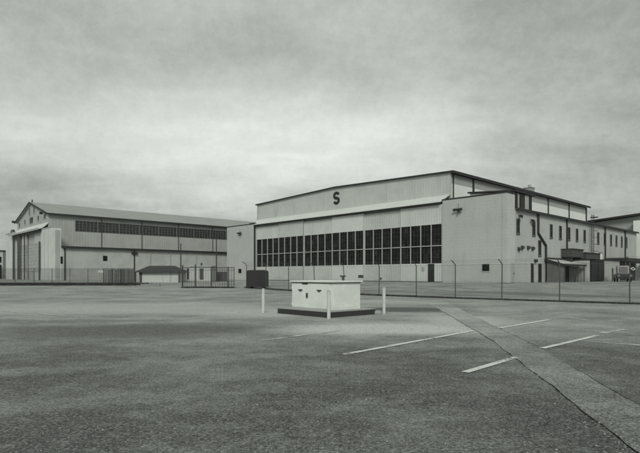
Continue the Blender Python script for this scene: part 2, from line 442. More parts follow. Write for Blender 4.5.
MB().box(-48.38, -38.9, -.06, 3.06, 10.723, 10.86).build('coping', 'trim', T2)
wn = MB().box(-44.4, -43.4, -.03, -.003, 1.85, 2.65).build('window', 'glass', T2)
MB().box(-44.5, -43.3, -.06, -.031, 1.75, 1.84).build('window_frame', 'tower', wn)
floodlight(T2, -43.6, 9.3, 1.15)
MB().box(-39.15, -38.97, -.25, -.003, ZG, 10.4).build('edge_strip', 'trim', T2)
# left side wing (mostly hidden) and small roof stub left of the gable
MB().box(-48.3, -42.403, 3.003, 51, ZG, 9.4).build('side_wing', 'tower_side', H)
MB().box(-48.0, -42.41, 5.0, 40, 11.6, 11.85).box(-42.9, -42.41, 5.2, 39.8, 9.4, 11.6).build('wing_roof', 'trim', H)
# right annex, two storeys
AX = 8.34
A = MB().box(gx1+.003, AX-.002, 1.933, 49.4, ZG, 9.02).build('annex', 'tower_side', H)
MB().box(gx1+.003, AX+.28, 1.98, 49.6, 9.023, 9.12).build('annex_roof', 'roof_flat', A)
MB().box(AX+.283, AX+.4, 1.98, 49.6, 8.9, 9.17).build('gutter', 'trim', A)
# penthouse with its own shed roof
PH = MB().prism([(2.6, 9.125), (AX-.15, 9.125), (AX-.15, 11.0), (2.6, 11.5)], 'y', 2.1, 5.9).build('penthouse', 'mid_grey', H)
MB().prism([(2.3, 11.55), (AX+.1, 11.05), (AX+.1, 11.25), (2.3, 11.72)], 'y', 1.95, 7.4).build('penthouse_roof', 'trim', PH)
for y0, y1 in ((2.2, 2.75), (3.4, 4.6), (5.9, 6.5)):
    MB().box(AX-.147, AX-.05, y0, y1, 9.2, 11.0).build('window', 'glass', PH)
def ywin(px):   # distance along the annex wall of something seen at px in the photograph
    k = (px-320)/501.0; return (k*55.94-20.88)/(.7267-.687*k)
def win(parent, y0, y1, z0, z1, mat='glass', xx=AX, fr='frame_dark'):
    w = MB().box(xx+.001, xx+.03, y0, y1, z0, z1).build('window', mat, parent)
    f = MB().box(xx+.001, xx+.07, y0-.08, y0-.002, z0-.08, z1+.08).box(xx+.001, xx+.07, y1+.002, y1+.08, z0-.08, z1+.08)
    f.box(xx+.001, xx+.1, y0-.12, y1+.12, z0-.2, z0-.083).box(xx+.001, xx+.07, y0, y1, z1+.002, z1+.08)
    f.box(xx+.032, xx+.05, y0, y1, (z0+z1)/2-.03, (z0+z1)/2+.03)
    f.build('window_frame', fr, w)
    return w
for px in (517.8, 533.6, 551, 560.2, 568.8, 576.8, 584.4, 598, 604.6, 610.8, 616.2, 621.6, 626.3):
    y = ywin(px); win(A, y-.3, y+.3, 6.35, 7.9)
win(A, ywin(539.5)-.3, ywin(539.5)+.3, 3.95, 5.7)
for px, w, mt in ((512.2, .42, 'mid_grey'), (531.6, .45, 'black'), (539.3, .55, 'black')):
    y = ywin(px); d = MB().box(AX+.001, AX+.06, y-w, y+w, ZG+.02, ZG+2.3).build('door', mt, A)
    MB().box(AX+.001, AX+.1, y-w-.1, y-w-.002, ZG, ZG+2.4).box(AX+.001, AX+.1, y+w+.002, y+w+.1, ZG, ZG+2.4).build('door_frame', 'tower_side', d)
    MB().box(AX+.061, AX+.12, y+w-.18, y+w-.1, ZG+1.0, ZG+1.15).build('door_handle', 'steel', d)
MB().box(AX+.001, AX+.3, ywin(534.8)-.2, ywin(534.8)+.2, ZG+2.45, ZG+2.8).build('wall_lamp', 'black', A)
for px, z in ((518.6, 8.35), (530.6, 8.05)):
    y = ywin(px)
    MB().tube((AX+.001, y, z+.1), (AX+.4, y, z), .05, 6).tube((AX+.25, y, z-.2), (AX+.4, y, z+.05), .26, 10, .16).build('wall_lamp', 'black', A)
for px, z in ((518.2, 4.5), (521.5, 4.7), (527.5, 4.75), (532.0, 4.7)):
    y = ywin(px)
    MB().box(AX+.001, AX+.12, y-.18, y+.18, z-.25, z+.22).tube((AX+.12, y, z), (AX+.3, y-.05, z), .14, 10, .2).build('wall_fan', 'frame_dark', A)
# pipes down the annex
y1, y2 = ywin(537.3), ywin(545)
MB().path([(AX+.15, y1, 9.0), (AX+.15, y1, 6.6), (AX+.15, y2, 5.2), (AX+.15, y2, ZG+2.6)], .13, 8).build('downpipe', 'pipe', A)
for px in (566.3, 604.6, 624.6):
    y = ywin(px); MB().path([(AX+.12, y, 9.0), (AX+.12, y, 3.2)], .11, 6).build('downpipe', 'pipe', A)
# ladder with cage
yl = ywin(590.2); ld = MB()
for s in (-.42, .42): ld.tube((AX+.35, yl+s, 2.5), (AX+.35, yl+s, 10.4), .055, 6)
for k in range(26): ld.tube((AX+.35, yl-.42, 2.7+k*.3), (AX+.35, yl+.42, 2.7+k*.3), .03, 5)
for k in range(7):
    z = 4.0+k*1.0; pts = [(AX+.35+.75*math.sin(t), yl-.42*math.cos(t), z) for t in [math.pi*j/8 for j in range(9)]]; ld.path(pts, .025, 4)
ld.box(AX+.1, AX+.9, yl-.5, yl+.5, 9.9, 10.0)
ld.build('caged_ladder', 'frame_dark', A)
# letter S
def letter_S(x, z, w, h, t):
    R_ = (h/2+t/2)/2.0; r = R_ - t/2; rc = r
    b = MB(); cen = []
    cy = rc
    for k in range(27):
        a = math.radians(15 + (255)*k/26); cen.append((math.cos(a), math.sin(a), 1))
    pts = []
    for k in range(23): a = math.radians(18+252*k/22); pts.append((rc*math.cos(a), cy+rc*math.sin(a), math.cos(a), math.sin(a)))
    for k in range(1, 23): a = math.radians(90-252*k/22); pts.append((rc*math.cos(a), -cy+rc*math.sin(a), -math.cos(a), -math.sin(a)))
    sx = (w-t)/(2*rc)
    inner = []; outer = []
    for px, pz, nx, nz in pts:
        inner.append((x+px*sx-nx*t/2, z+pz-nz*t/2)); outer.append((x+px*sx+nx*t/2, z+pz+nz*t/2))
    for k in range(len(pts)-1):
        b.prism([inner[k], inner[k+1], outer[k+1], outer[k]], 'y', 2.93, 2.997)
    return b
letter_S(-21.4, 13.72, 1.42, 2.05, .42).build('letter_sign', 'black', H)

# ------------------------------------------------------------------ gabled hangar on the left
G = hroot('gabled_hangar', 0, 0, 'long grey hangar with steep gable end and band of grid windows under its eave', 'hangar', P=(-47.7, 88.0))
LEN = 60
MB().prism([(-22, ZG), (0, ZG), (0, 12.35), (-11, 15.25), (-22, 12.35)], 'y', 0, .25).build('gable_wall', 'lgable', G)
MB().box(-.25, 0, .253, LEN, 6.0, 12.35).build('side_wall', 'lsiding', G)
MB().box(-22, -21.75, .253, LEN, ZG, 12.35).build('side_wall', 'lsiding', G)
MB().prism([(-22, ZG), (0, ZG), (0, 12.35), (-11, 15.25), (-22, 12.35)], 'y', LEN+.003, LEN+.25).build('rear_wall', 'lgable', G)
R = MB().prism([(.6, 12.22), (-11, 15.28), (-22.6, 12.22), (-22.6, 12.36), (-11, 15.45), (.6, 12.36)], 'y', -.4, LEN+.5).build('roof', 'roof', G)
MB().box(.603, .72, -.4, LEN+.5, 12.08, 12.36).prism([(.62, 12.1), (-11, 15.2), (-22.6, 12.1), (-22.6, 12.4), (-11, 15.5), (.62, 12.4)], 'y', -.48, -.403).build('fascia', 'trim', R)
MB().box(-11.08, -10.92, 0.0, .2, 15.4, 15.95).build('roof_vent', 'frame_dark', R)
for y in (9.1, 16.9, 24.8, 33, 41):
    MB().box(.003, .1, y-.06, y+.06, 6.5, 12.1).build('downpipe', 'frame_dark', G)
for k in range(11):
    y0 = 4.45+k*4.0; y1 = y0+3.86
    w = MB().box(.003, .02, y0, y1, 9.5, 11.4).build('window', 'glass_grey', G)
    f = MB()
    for q in range(7): c = y0+(y1-y0)*q/6; f.box(.003, .08, c-.035, c+.035, 9.5, 11.4)
    for q in range(5): c = 9.5+1.9*q/4; f.box(.022, .07, y0-.05, y1+.05, c-.022, c+.022)
    f.build('window_frame', 'sash', w)
# side annex
SA = MB().box(.003, 6, .35, LEN, ZG, 6.15).build('side_annex', 'llow', G)
MB().box(.003, 6.35, .3, LEN+.2, 6.153, 6.32).build('annex_roof', 'roof_flat', SA)
MB().box(6.353, 6.5, .3, LEN+.2, 6.0, 6.36).build('gutter', 'trim', SA)
def yl_(px, x=6.0):
    k = (px-320)/501.0; X0 = -47.7+.687*x; Y0 = 88-.7267*x
    return (k*Y0-X0)/(.7267-.687*k)
def awin(px0, px1, z0, z1, mat='glass', nm='window'):
    return MB().box(6.003, 6.06, yl_(px0), yl_(px1), z0, z1).build(nm, mat, SA)
awin(103, 107.2, 4.0, 4.9); awin(60.6, 62.6, 3.4, 4.6)
awin(98, 103.5, 1.9, 2.3, 'white', 'sign_board'); awin(151, 158, 1.4, 2.6); awin(187, 191, .7, 2.8, 'black', 'door')
for px in (134.2, 64.8, 150, 170, 196):
    y = yl_(px); MB().box(6.003, 6.14, y-.08, y+.08, ZG, 6.0).build('downpipe', 'mid_grey' if px > 140 else 'pipe', SA)
y = yl_(134.2); MB().box(6.003, 6.4, y-.5, y+.5, 5.3, 5.7).build('rain_hopper', 'pipe', SA)
# front door housing
TR = MB().box(-.7, 6, -1.0, .347, ZG, 9.45).build('tower', 'lfront', G)
MB().box(-.75, 6.08, -1.07, .34, 9.453, 9.6).build('coping', 'mid_grey', TR)
MB().box(6.003, 6.08, -.6, .1, ZG, 9.0).build('side_panel', 'lsiding', TR)  # darker sheet on the side face, its colour stands in for shade
for x in (1.4, 3.7): MB().box(x-.04, x+.04, -1.04, -1.003, ZG, 9.4).build('joint_strip', 'mid_grey', TR)
TL = MB().box(-27.3, -20.1, -1.0, .347, ZG, 10.1).build('tower', 'lfront', G)
MB().box(-27.4, -20.0, -1.07, .4, 10.103, 10.25).build('coping', 'mid_grey', TL)
MB().tube((-24, -.4, 10.26), (-24, -.4, 11.0), .5, 12, .3).build('vent_cowl', 'frame_dark', TL)
cv = []
for k in range(9):
    t = k/8; cv.append((-1.6+1.59*t, 9.5+1.15*(t**1.7)))
poly = cv + [(y, z+.16) for y, z in reversed(cv)]
MB().prism(poly, 'x', -21.9, .1).build('canopy', 'canopy', G)
MB().box(-21.9, .1, -1.68, -1.603, 9.4, 9.72).build('canopy_edge', 'mid_grey', G)
xb = [-.72, -5.9, -11.2, -16.2, -20.08]
for k in range(4):
    x1, x0 = xb[k], xb[k+1]
    yy = -.75 + .25*(k % 2)
    D = MB().box(x0+.05, x1-.05, yy, yy+.15, ZG, 9.4).build('hangar_door', 'lgable' if k % 2 else 'gable', G)
    w = MB().box(x0+.35, x1-.35, yy-.02, yy-.003, 2.2, 7.2).build('window', 'glass_pale', D)
    f = MB()
    for q in range(7): c = x0+.35+(x1-x0-.7)*q/6; f.box(c-.04, c+.04, yy-.07, yy-.023, 2.2, 7.2)
    for q in range(9): c = 2.2+5*q/8; f.box(x0+.35, x1-.35, yy-.06, yy-.024, c-.035, c+.035)
    f.build('window_frame', 'mid_grey', w)
for x, w, z in ((-15.6, 1.3, 9.4), (-1.0, .5, 7.4), (-20.0, .4, 9.4), (-11.2, .2, 9.4)):
    MB().box(x-w/2, x+w/2, -1.25, -1.08, ZG, z).build('door_post', 'frame_dark', G)
MB().box(-20, -.75, -1.2, -.9, 9.1, 9.5).build('door_header', 'frame_dark', G)
for x, z, h, w in ((-20.2, 11.7, .8, .45), (-16, 12.0, .9, .4), (-11.2, 11.95, 1.2, 1.1), (-6.5, 12.0, .9, .45), (-2.2, 12.0, .9, .45), (-12.6, 13.8, 1.3, .35), (-9.3, 13.8, 1.3, .35)):
    wn = MB().box(x-w, x+w, -.02, -.003, z-h/2, z+h/2).build('window', 'glass', G)
    MB().box(x-w-.08, x+w+.08, -.08, -.021, z-h/2-.12, z-h/2-.003).box(x-.03, x+.03, -.06, -.021, z-h/2, z+h/2).build('window_frame', 'frame', wn)
for x in (-22.2, -1.8): MB().box(x-.4, x+.2, -.9, -.49, 12.3, 12.7).build('floodlight', 'black', G)

# ------------------------------------------------------------------ hangar beyond at the right
FH = hroot('distant_hangar', 0, 54, 'pale hangar with thick dark roof edge rising behind the far end of the annex', 'hangar')
MB().prism([(-3, ZG), (30, ZG), (30, 12.3), (13, 13.0), (-3, 11.75)], 'y', .6, 20).build('gable_wall', 'mid_grey', FH)
R = MB().prism([(-3.4, 11.85), (13, 13.0), (30.4, 12.3), (30.4, 12.75), (13, 13.4), (-3.4, 12.12)], 'y', -.8, .597).build('roof_edge', 'trim', FH)
MB().prism([(-3.4, 11.9), (13, 13.0), (30.4, 12.4), (30.4, 12.6), (13, 13.2), (-3.4, 12.1)], 'y', .603, 21).build('roof', 'roof', FH)
MB().box(6.95, 14, -1.2, .55, ZG, 11.6).build('tower', 'white', FH)
# low building at the far left edge of the view
FB = empty('distant_building', (-78.5, 118, 0), .1, 'dull grey low block seen past the left hangar at the picture edge', 'building')
MB().box(-14, 3.6, 0, 12, ZG, 7.1).build('wall', 'llow', FB)
MB().box(-14.3, 3.8, -.3, 12.3, 7.103, 7.35).build('roof', 'trim', FB)
for x in (-9, -4.5, .2, 2.2): MB().box(x, x+1.1, -.04, -.003, 4.4, 5.8).build('window', 'glass', FB)
MB().box(-13, 3.3, -2.5, -.05, ZG, 3.9).build('loading_bay', 'black', FB)

# ------------------------------------------------------------------ low structures by the annex
# (x outwards from the annex front line, y along the wall: same frame as the large hangar)
def hloc(x, y): return (15.15-x*UX+y*VX, 62.0-x*UY+y*VY)
def hempty(name, x, y, label, cat, group=None, z=ZG):
    q = hloc(x, y); return empty(name, (q[0], q[1], z), ROT, label, cat, group)
LT = hempty('lean_to', AX+.1, 10.1, 'dark open-fronted lean-to shelter against the annex wall below the bent drainpipe', 'lean-to')
MB().prism([(.01, 2.75), (2.4, 2.12), (2.4, 2.24), (.01, 2.92)], 'y', -.2, 6.9).build('roof', 'shed', LT)
MB().box(2.403, 2.5, -.25, 6.9, 2.02, 2.26).box(.01, .2, -.2, 6.9, 2.93, 3.1).prism([(.01, 2.7), (2.45, 2.05), (2.45, 2.22), (.01, 2.95)], 'y', -.28, -.203).build('fascia', 'trim', LT)
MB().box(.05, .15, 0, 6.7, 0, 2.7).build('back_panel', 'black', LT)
MB().prism([(.16, 0), (2.2, 0), (2.2, 2.1), (.16, 2.6)], 'y', 0, .1).build('end_panel', 'slat', LT)
for y in (.12, 2.2, 4.4, 6.6):
    MB().box(2.18, 2.28, y, y+.1, 0, 2.12).build('post', 'frame_dark', LT)
for y0, y1 in ((3.2, 4.3),): MB().box(2.1, 2.14, y0, y1, 0, 1.9).build('wall_panel', 'slat2', LT)
SC = hempty('storage_container', AX+1.3, 19.2, 'black corrugated storage container between the lean-to and the pale block shed', 'container')
MB().box(-1.1, 1.1, 0, 5.0, .1, 2.75).build('body', 'container', SC)
MB().box(-1.15, 1.15, -.03, 5.03, 2.753, 2.85).box(1.103, 1.15, 0, .1, .1, 2.75).box(1.103, 1.15, 4.9, 5.0, .1, 2.75).box(1.103, 1.15, 2.75, 2.85, .1, 2.75).build('frame', 'trim', SC)
PO = hempty('pale_pier', AX+1.4, 17.2, 'narrow grey block pier between the lean-to and the black container', 'pier')
MB().box(-1.2, 1.0, .2, 1.5, 0, 2.85).build('block_pier', 'tower_side', PO)
MB().box(-1.25, 1.05, .15, 1.55, 2.853, 2.95).build('cap', 'trim', PO)
PB = hempty('block_shed', AX+.9+.95, 24.5, 'pale grey block shed with a narrow door right of the black container', 'shed')
MB().box(-1.8, .6, 0, 6.6, 0, 2.95).build('wall', 'tower_side', PB)
MB().box(-1.82, .75, -.1, 6.7, 2.953, 3.1).build('roof', 'trim', PB)
d = MB().box(.603, .65, 3.0, 3.6, .05, 1.9).build('door', 'frame_dark', PB)
for yy, w, hh, lab in ((15.2, 4.0, 1.1, 'dark louvred box on the lean-to roof line against the annex'), (20.3, 6.4, .9, 'long dark plant housing above the black container against the annex wall')):
    q = hempty('plant_box', AX+.8, yy, lab, 'plant housing', None, 3.75 if yy < 19 else 3.6)
    MB().box(-.75, .6, 0, w, .12, hh).build('housing', 'frame_dark', q)
    MB().box(-.79, .7, -.05, w+.05, hh+.003, hh+.12).build('lid', 'trim', q)
    for k in range(2): MB().box(-.7, .5, .3+k*(w-.8), .45+k*(w-.8), -.75, .117).build('support', 'trim', q)
VT = hempty('vent_stack', AX+1.6, 25.6, 'short pale vent stack on top of the block shed', 'vent', None, ZG+3.1)
MB().tube((0, 0, 0), (0, 0, .9), .16, 10).build('pipe', 'white', VT); MB().tube((0, 0, .95), (0, 0, 1.1), .28, 10).build('cowl', 'cargrey', VT)
CR = hempty('flat_canopy', AX+.3, 31.5, 'flat dark canopy roof on posts at the right edge beside the annex', 'canopy')
MB().box(.05, 3.0, 0, 22, 2.95, 3.5).build('roof', 'trim', CR)
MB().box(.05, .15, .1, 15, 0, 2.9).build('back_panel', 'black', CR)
for y in (.2, 5, 10, 15, 21): MB().tube((2.8, y, 0), (2.8, y, 2.95), .09, 8).build('post', 'steel', CR)

# parked pickup with a pale cab in front of the canopy, seen from the rear
def vehicle():
    q = at(622.5, 281.6)
    V = empty('parked_truck', (q.x, q.y, q.z), math.atan2(-q.y, -q.x)+.12, 'small dark truck with pale cab frame parked before the flat canopy', 'truck')
    b = MB().prism([(-2.3, .42), (2.3, .42), (2.3, .95), (2.15, 1.02), (-.2, 1.06), (-2.1, 1.0), (-2.3, .9)], 'y', -.85, .85).build('body', 'cardark', V, bevel=.04)
    c = MB()
    prof = [(-.3, 1.05), (.95, 1.05), (.72, 2.05), (.5, 2.18), (-.15, 2.18), (-.25, 2.05)]
    c.prism(prof, 'y', -.74, .74)
    cab = c.build('cab', 'cargrey', V, bevel=.12)
    MB().prism([(-.18, 1.15), (.74, 1.15), (.58, 1.95), (-.12, 1.95)], 'y', -.775, -.745).build('window', 'glass_grey', cab)
    MB().prism([(-.18, 1.15), (.74, 1.15), (.58, 1.95), (-.12, 1.95)], 'y', .745, .775).build('window', 'glass_grey', cab)
    MB().box(-.345, -.305, -.6, .6, 1.15, 1.95).build('rear_window', 'glass_grey', cab)
    MB().quad((.955, -.52, 1.22), (.955, .52, 1.22), (.765, .52, 2.0), (.765, -.52, 2.0)).build('windscreen', 'glass_grey', cab)
    for x in (-1.45, 1.4):
        for y in (-.86, .68):
            w = MB().tube((x, y, .36), (x, y+.18, .36), .36, 20).build('wheel', 'tyre', V)
            MB().tube((x, y-.01, .36), (x, y+.19, .36), .18, 12).build('rim', 'steel', w)
    MB().box(-2.42, -2.3, -.8, .8, .42, .6).build('bumper', 'steel', V)
    MB().box(-2.33, -2.29, -.78, -.64, .68, .88).build('tail_light', 'frame_dark', V); MB().box(-2.33, -2.29, .64, .78, .68, .88).build('tail_light', 'frame_dark', V)
    for y in (-.7, .7): MB().box(2.29, 2.33, y-.12, y+.12, .7, .88).build('headlight', 'cargrey', V)
vehicle()

# ------------------------------------------------------------------ fences
def strands(mb, P0, P1, zb0, zt, r=.0019, sp=.075):
    """diagonal woven wires between two points along the ground"""
    d = (P1-P0); L = d.length; d = d/L; n = Vector((-d.y, d.x))
    h = zt
    def pt(s, z, off):
        q = P0 + d*s; return (q.x+n.x*off, q.y+n.y*off, gz(q.y)+z)
    K = int((L+h)/sp)
    for sg in (1, -1):
        for k in range(K):
            s0 = -h + k*sp + (sp/2 if sg < 0 else 0)
            a, b = s0, s0+h
            za, zb_ = zb0, zb0+h
            if a < 0: za += (0-a); a = 0
            if b > L: zb_ -= (b-L); b = L
            if b-a < .02: continue
            if sg < 0: a, b = L-a, L-b
            off = r if sg > 0 else -r
            i = len(mb.v)
            for s_, z_ in ((a, za), (b, zb_)):
                x, y, z = pt(s_, z_, off)
                mb.v += [(x, y, z-r*1.4), (x+n.x*r*sg, y+n.y*r*sg, z+r*.7), (x-n.x*r, y-n.y*r, z+r*.7)]
            mb.f += [(i, i+1, i+4, i+3), (i+1, i+2, i+5, i+4), (i+2, i, i+3, i+5)]

def fence(label, posts, h, arms=True, slat=None, mesh_h=None, pr=.032, wr=.0019, wsp=.075, wmat='wire'):
    q = posts[0]; E = empty('chain_link_fence', (q[0], q[1], gz(q[1])), 0, label, 'fence')
    off = Vector((-q[0], -q[1], -gz(q[1])))
    def fin(mb, name, mat, smooth=False):
        mb.v = [(x+off.x, y+off.y, z+off.z) for x, y, z in mb.v]; return mb.build(name, mat, E, smooth=smooth)
    mh = mesh_h or h
    wire = MB()
    for i, P in enumerate(posts):
        lean = P[2] if len(P) > 2 else 0
        g0 = gz(P[1]); m = MB()
        nx, ny = -.64, -.77   # outward (towards the viewer and the left)
        top = (P[0]+lean, P[1], g0+h)
        m.tube((P[0], P[1], g0-.1), top, pr, 8)
        if arms:
            t2 = (top[0]-.22, top[1]-.2, top[2]+.22); t3 = (top[0]-.36, top[1]-.33, top[2]+.27)
            m.path([top, t2, t3], pr*.85, 6)
        fin(m, 'post', 'steel')
    for a, b in zip(posts[:-1], posts[1:]):
        za, zb = gz(a[1]), gz(b[1])
        A_ = Vector(a[:2]); B_ = Vector(b[:2])
        strands(wire, A_, B_, .04, mh-.06, wr, wsp)
        if arms:
            for t in (0, .5, 1):
                o1 = (-.14-.22*t, -.13-.2*t, h+.12+.15*t)
                wire.tube((a[0]+o1[0], a[1]+o1[1], za+o1[2]), (b[0]+o1[0], b[1]+o1[1], zb+o1[2]), .005, 4)
        for z, r in ((mh-.02, .009), (.06, .006), (mh*.5, .004)):
            wire.tube((a[0], a[1], za+z), (b[0], b[1], zb+z), r, 4)
    fin(wire, 'wire_mesh', wmat)
    if slat:
        s = MB()
        for a, b in zip(posts[:-1], posts[1:]):
            A_ = Vector(a[:2]); B_ = Vector(b[:2]); L = (B_-A_).length; n = int(L/.11); d = (B_-A_)/L
            for k in range(n):
                if random.random() < slat[2]: continue
                hh = slat[1]*random.uniform(.94, 1.02); c = A_ + d*(k+.5)*L/n; w = random.uniform(.02, .05)
                p = A_+d*((k+.5)*L/n-w); r_ = A_+d*((k+.5)*L/n+w); z = gz(c.y)
                nrm = Vector((-d.y, d.x))*.03
                s.quad((p.x+nrm.x, p.y+nrm.y, z+.05), (r_.x+nrm.x, r_.y+nrm.y, z+.05), (r_.x+nrm.x, r_.y+nrm.y, z+hh), (p.x+nrm.x, p.y+nrm.y, z+hh))
                s.quad((p.x+nrm.x*1.3, p.y+nrm.y*1.3, z+.05), (r_.x+nrm.x*1.3, r_.y+nrm.y*1.3, z+.05), (r_.x+nrm.x*1.3, r_.y+nrm.y*1.3, z+hh), (p.x+nrm.x*1.3, p.y+nrm.y*1.3, z+hh))
        o = fin(s, 'privacy_slats', slat[0])
    return E
def on_line(px, A_, B_):
    k = (px-320)/501.0   # x = k y
    dx, dy = B_[0]-A_[0], B_[1]-A_[1]
    t = (k*A_[1]-A_[0])/(dx-k*dy); return (A_[0]+dx*t, A_[1]+dy*t)
FA, FBp = (16.3, 25.5), (at(246, 287.8).x, at(246, 287.8).y)
FM = (8.6, 32.0)
posts = [(19.4, 22.9)]
for px, lean in ((629.7, 0), (559.6, 0), (501.8, .02), (455.3, 0)): q = on_line(px, FA, FM); posts.append((q[0], q[1], lean))
for px, lean in ((416.3, 0), (379, .02), (345, -.12), (315, -.10), (288.6, 0), (266, 0), (246.5, 0)): q = on_line(px, FM, FBp); posts.append((q[0], q[1], lean))
fence('long chain link fence with angled barbed wire arms running right from the black box', posts, 2.15)
# gate leaf and enclosure
ga = at(182.6, 287.9); gb = at(234, 288.0)
GT = empty('sliding_gate', tuple(ga), 0, 'dark barred steel gate with framed panels left of the black box', 'gate')
gd = Vector((gb.x-ga.x, gb.y-ga.y)); gl = gd.length; gd /= gl
GT.rotation_euler = (0, 0, math.atan2(gd.y, gd.x))
hg = 1.95
for s, w, hh in ((0, .1, 2.15), (gl*.25, .09, 2.2), (gl*.56, .07, 2.0), (gl*.885, .08, 1.98), (gl, .05, 1.97)):
    MB().box(s-w/2, s+w/2, -.05, .05, -.05, hh).build('post', 'gatepaint' if s < gl else 'steel', GT)
fr = MB()
for z, t in ((hg-.04, .05), (.62, .03), (.08, .05), (hg-.28, .02)): fr.box(0, gl, -.03, .03, z-t/2, z+t/2+.01)
fr.build('rail', 'gatepaint', GT)
br = MB(); n = int(gl/.22)
for k in range(n+1):
    s = gl*k/n; br.box(s-.012, s+.012, -.045, -.033, .05, hg-.03)
br.build('bars', 'gatepaint', GT)
ms = MB()
K = 60
MBs = MB()
for k in range(int((gl+1.9)/.075)):
    for sg in (1, -1):
        s0 = -1.9+k*.075; a = max(0, s0); b = min(gl, s0+1.9)
        if b-a < .03: continue
        za = a-s0; zb = b-s0
        A2, B2 = ((a, .04, za), (b, .04, zb)) if sg > 0 else ((gl-a, .045, za), (gl-b, .045, zb))
        ms.tube(A2, B2, .0018, 3)
ms.build('wire_mesh', 'wire', GT)
# left fence
posts = []
for px in (182.0, 160, 135, 113, 104, 88, 70, 52, 34, 15, -6, -30):
    q = at(px, 285.3 if px < 137 else 286.2); posts.append((q.x, q.y))
fence('chain link fence across the foot of the grey gabled hangar at left', posts[2:], 1.75, arms=False, pr=.03, wr=.0050, wsp=.065, wmat='gatepaint')
SE = fence('dark screened fence section left of the small hip-roofed hut', [(at(p, 283.4).x, at(p, 283.4).y) for p in (134.5, 124, 113, 103.5)], 1.7, arms=False, slat=('gatepaint', 1.6, .08), wr=.004, wsp=.07, wmat='gatepaint')
fence('low open fence between the hip-roofed hut and the barred gate', [(posts[0][0], posts[0][1]), (posts[1][0], posts[1][1]), (posts[2][0], posts[2][1])], .35, arms=False, pr=.03)

# grass and weeds along the fence feet
wd = MB()
def tuft(x, y, s):
    z = gz(y)
    for k in range(7):
        a = random.uniform(0, 6.28); l = s*random.uniform(.5, 1.2); w = .012
        bx, by = x+random.uniform(-.1, .1), y+random.uniform(-.08, .08)
        tx, ty = bx+math.cos(a)*l*.6, by+math.sin(a)*l*.6
        px_, py_ = -math.sin(a)*w, math.cos(a)*w
        wd.quad((bx-px_, by-py_, z), (bx+px_, by+py_, z), (tx, ty, z+l))
def along(P, Q, n, spread, s):
    for _ in range(n):
        t = random.random(); tuft(P[0]+(Q[0]-P[0])*t+random.gauss(0, spread), P[1]+(Q[1]-P[1])*t+random.gauss(0, spread), s)
along((19.4, 22.9), FM, 1500, .09, .10); along(FM, FBp, 2200, .13, .12); along((gb.x, gb.y), (ga.x, ga.y), 700, .12, .12)
along(posts[2], posts[-1], 4500, .3, .24)
along((posts[2][0], posts[2][1]+3), (posts[-1][0], posts[-1][1]+3), 1500, .5, .16)
tag(wd.build('weeds', 'weed'), 'dark strip of low weeds growing along the foot of the fences', 'weeds', kind='stuff')

# ------------------------------------------------------------------ transformer cabinet on its pad
pc = at(329.5, 318.0)
PD = empty('concrete_pad', (pc.x, pc.y, 0), ROT, 'low concrete pad with dark edges under the white electrical cabinet', 'pad')
# local x right-and-near = -u ; local y = v ; corner nearest the camera at origin, slab extends to -x and +y
MB().box(-2.9, 0, 0, 2.5, 0, .19).build('edge', 'pad_edge', PD, bevel=.015)
MB().box(-2.9, 0, 0, 2.5, .192, .215).build('slab_top', 'concrete', PD)
CB = empty('electrical_cabinet', (pc.x, pc.y, .215), ROT, 'white two-door electrical cabinet with overhanging lid on the concrete pad', 'cabinet')
CX0, CX1, CY0, CY1, CT = -2.5, -.36, .4, 2.0, 1.01
MB().box(CX0, CX1, CY0, CY1, 0.0, CT).build('body', 'cab', CB, bevel=.015)
MB().box(CX0-.05, CX1+.09, CY0-.09, CY1+.06, CT+.003, CT+.065).build('lid', 'cab', CB, bevel=.012)
MB().box(CX0-.02, CX1+.03, CY0-.03, CY0-.003, CT-.03, CT).box(CX1+.003, CX1+.03, CY0, CY1, CT-.03, CT).build('shadow_gap', 'frame_dark', CB)
cm = (CX0+CX1)/2
for i, (a, b) in enumerate(((CX0+.04, cm-.012), (cm+.012, CX1-.04))):
    d = MB().box(a, b, CY0-.028, CY0-.002, .05, CT-.05).build('door', 'cab', CB, bevel=.006)
    MB().box(a+.37, a+.62, CY0-.034, CY0-.03, CT-.32, CT-.27).box(a+.43, a+.56, CY0-.034, CY0-.03, CT-.36, CT-.322).build('warning_label', 'frame_dark', d)
    hx = b-.13 if i == 0 else b-.02
    MB().box(hx-.03, hx+.03, CY0-.075, CY0-.03, CT-.58, CT-.4).build('handle', 'black', d, bevel=.008)
    for z in (.12, .75): MB().tube((a+.0 if i == 0 else b, CY0-.03, z), (a+.0 if i == 0 else b, CY0-.03, z+.1), .014, 8).build('hinge', 'cab', d)
MB().box(cm-.42, cm-.12, CY0-.05, CY0-.03, CT-.075, CT-.02).build('nameplate', 'black', CB)
MB().box(CX1+.002, CX1+.012, CY0+.15, CY1-.15, .08, CT-.1).build('side_panel', 'cab', CB)
MB().tube((-1.0, 1.7, CT+.06), (-1.0, 1.7, CT+.2), .04, 8).box(-1.08, -.92, 1.62, 1.78, CT+.2, CT+.26).build('conduit_stub', 'steel', CB)
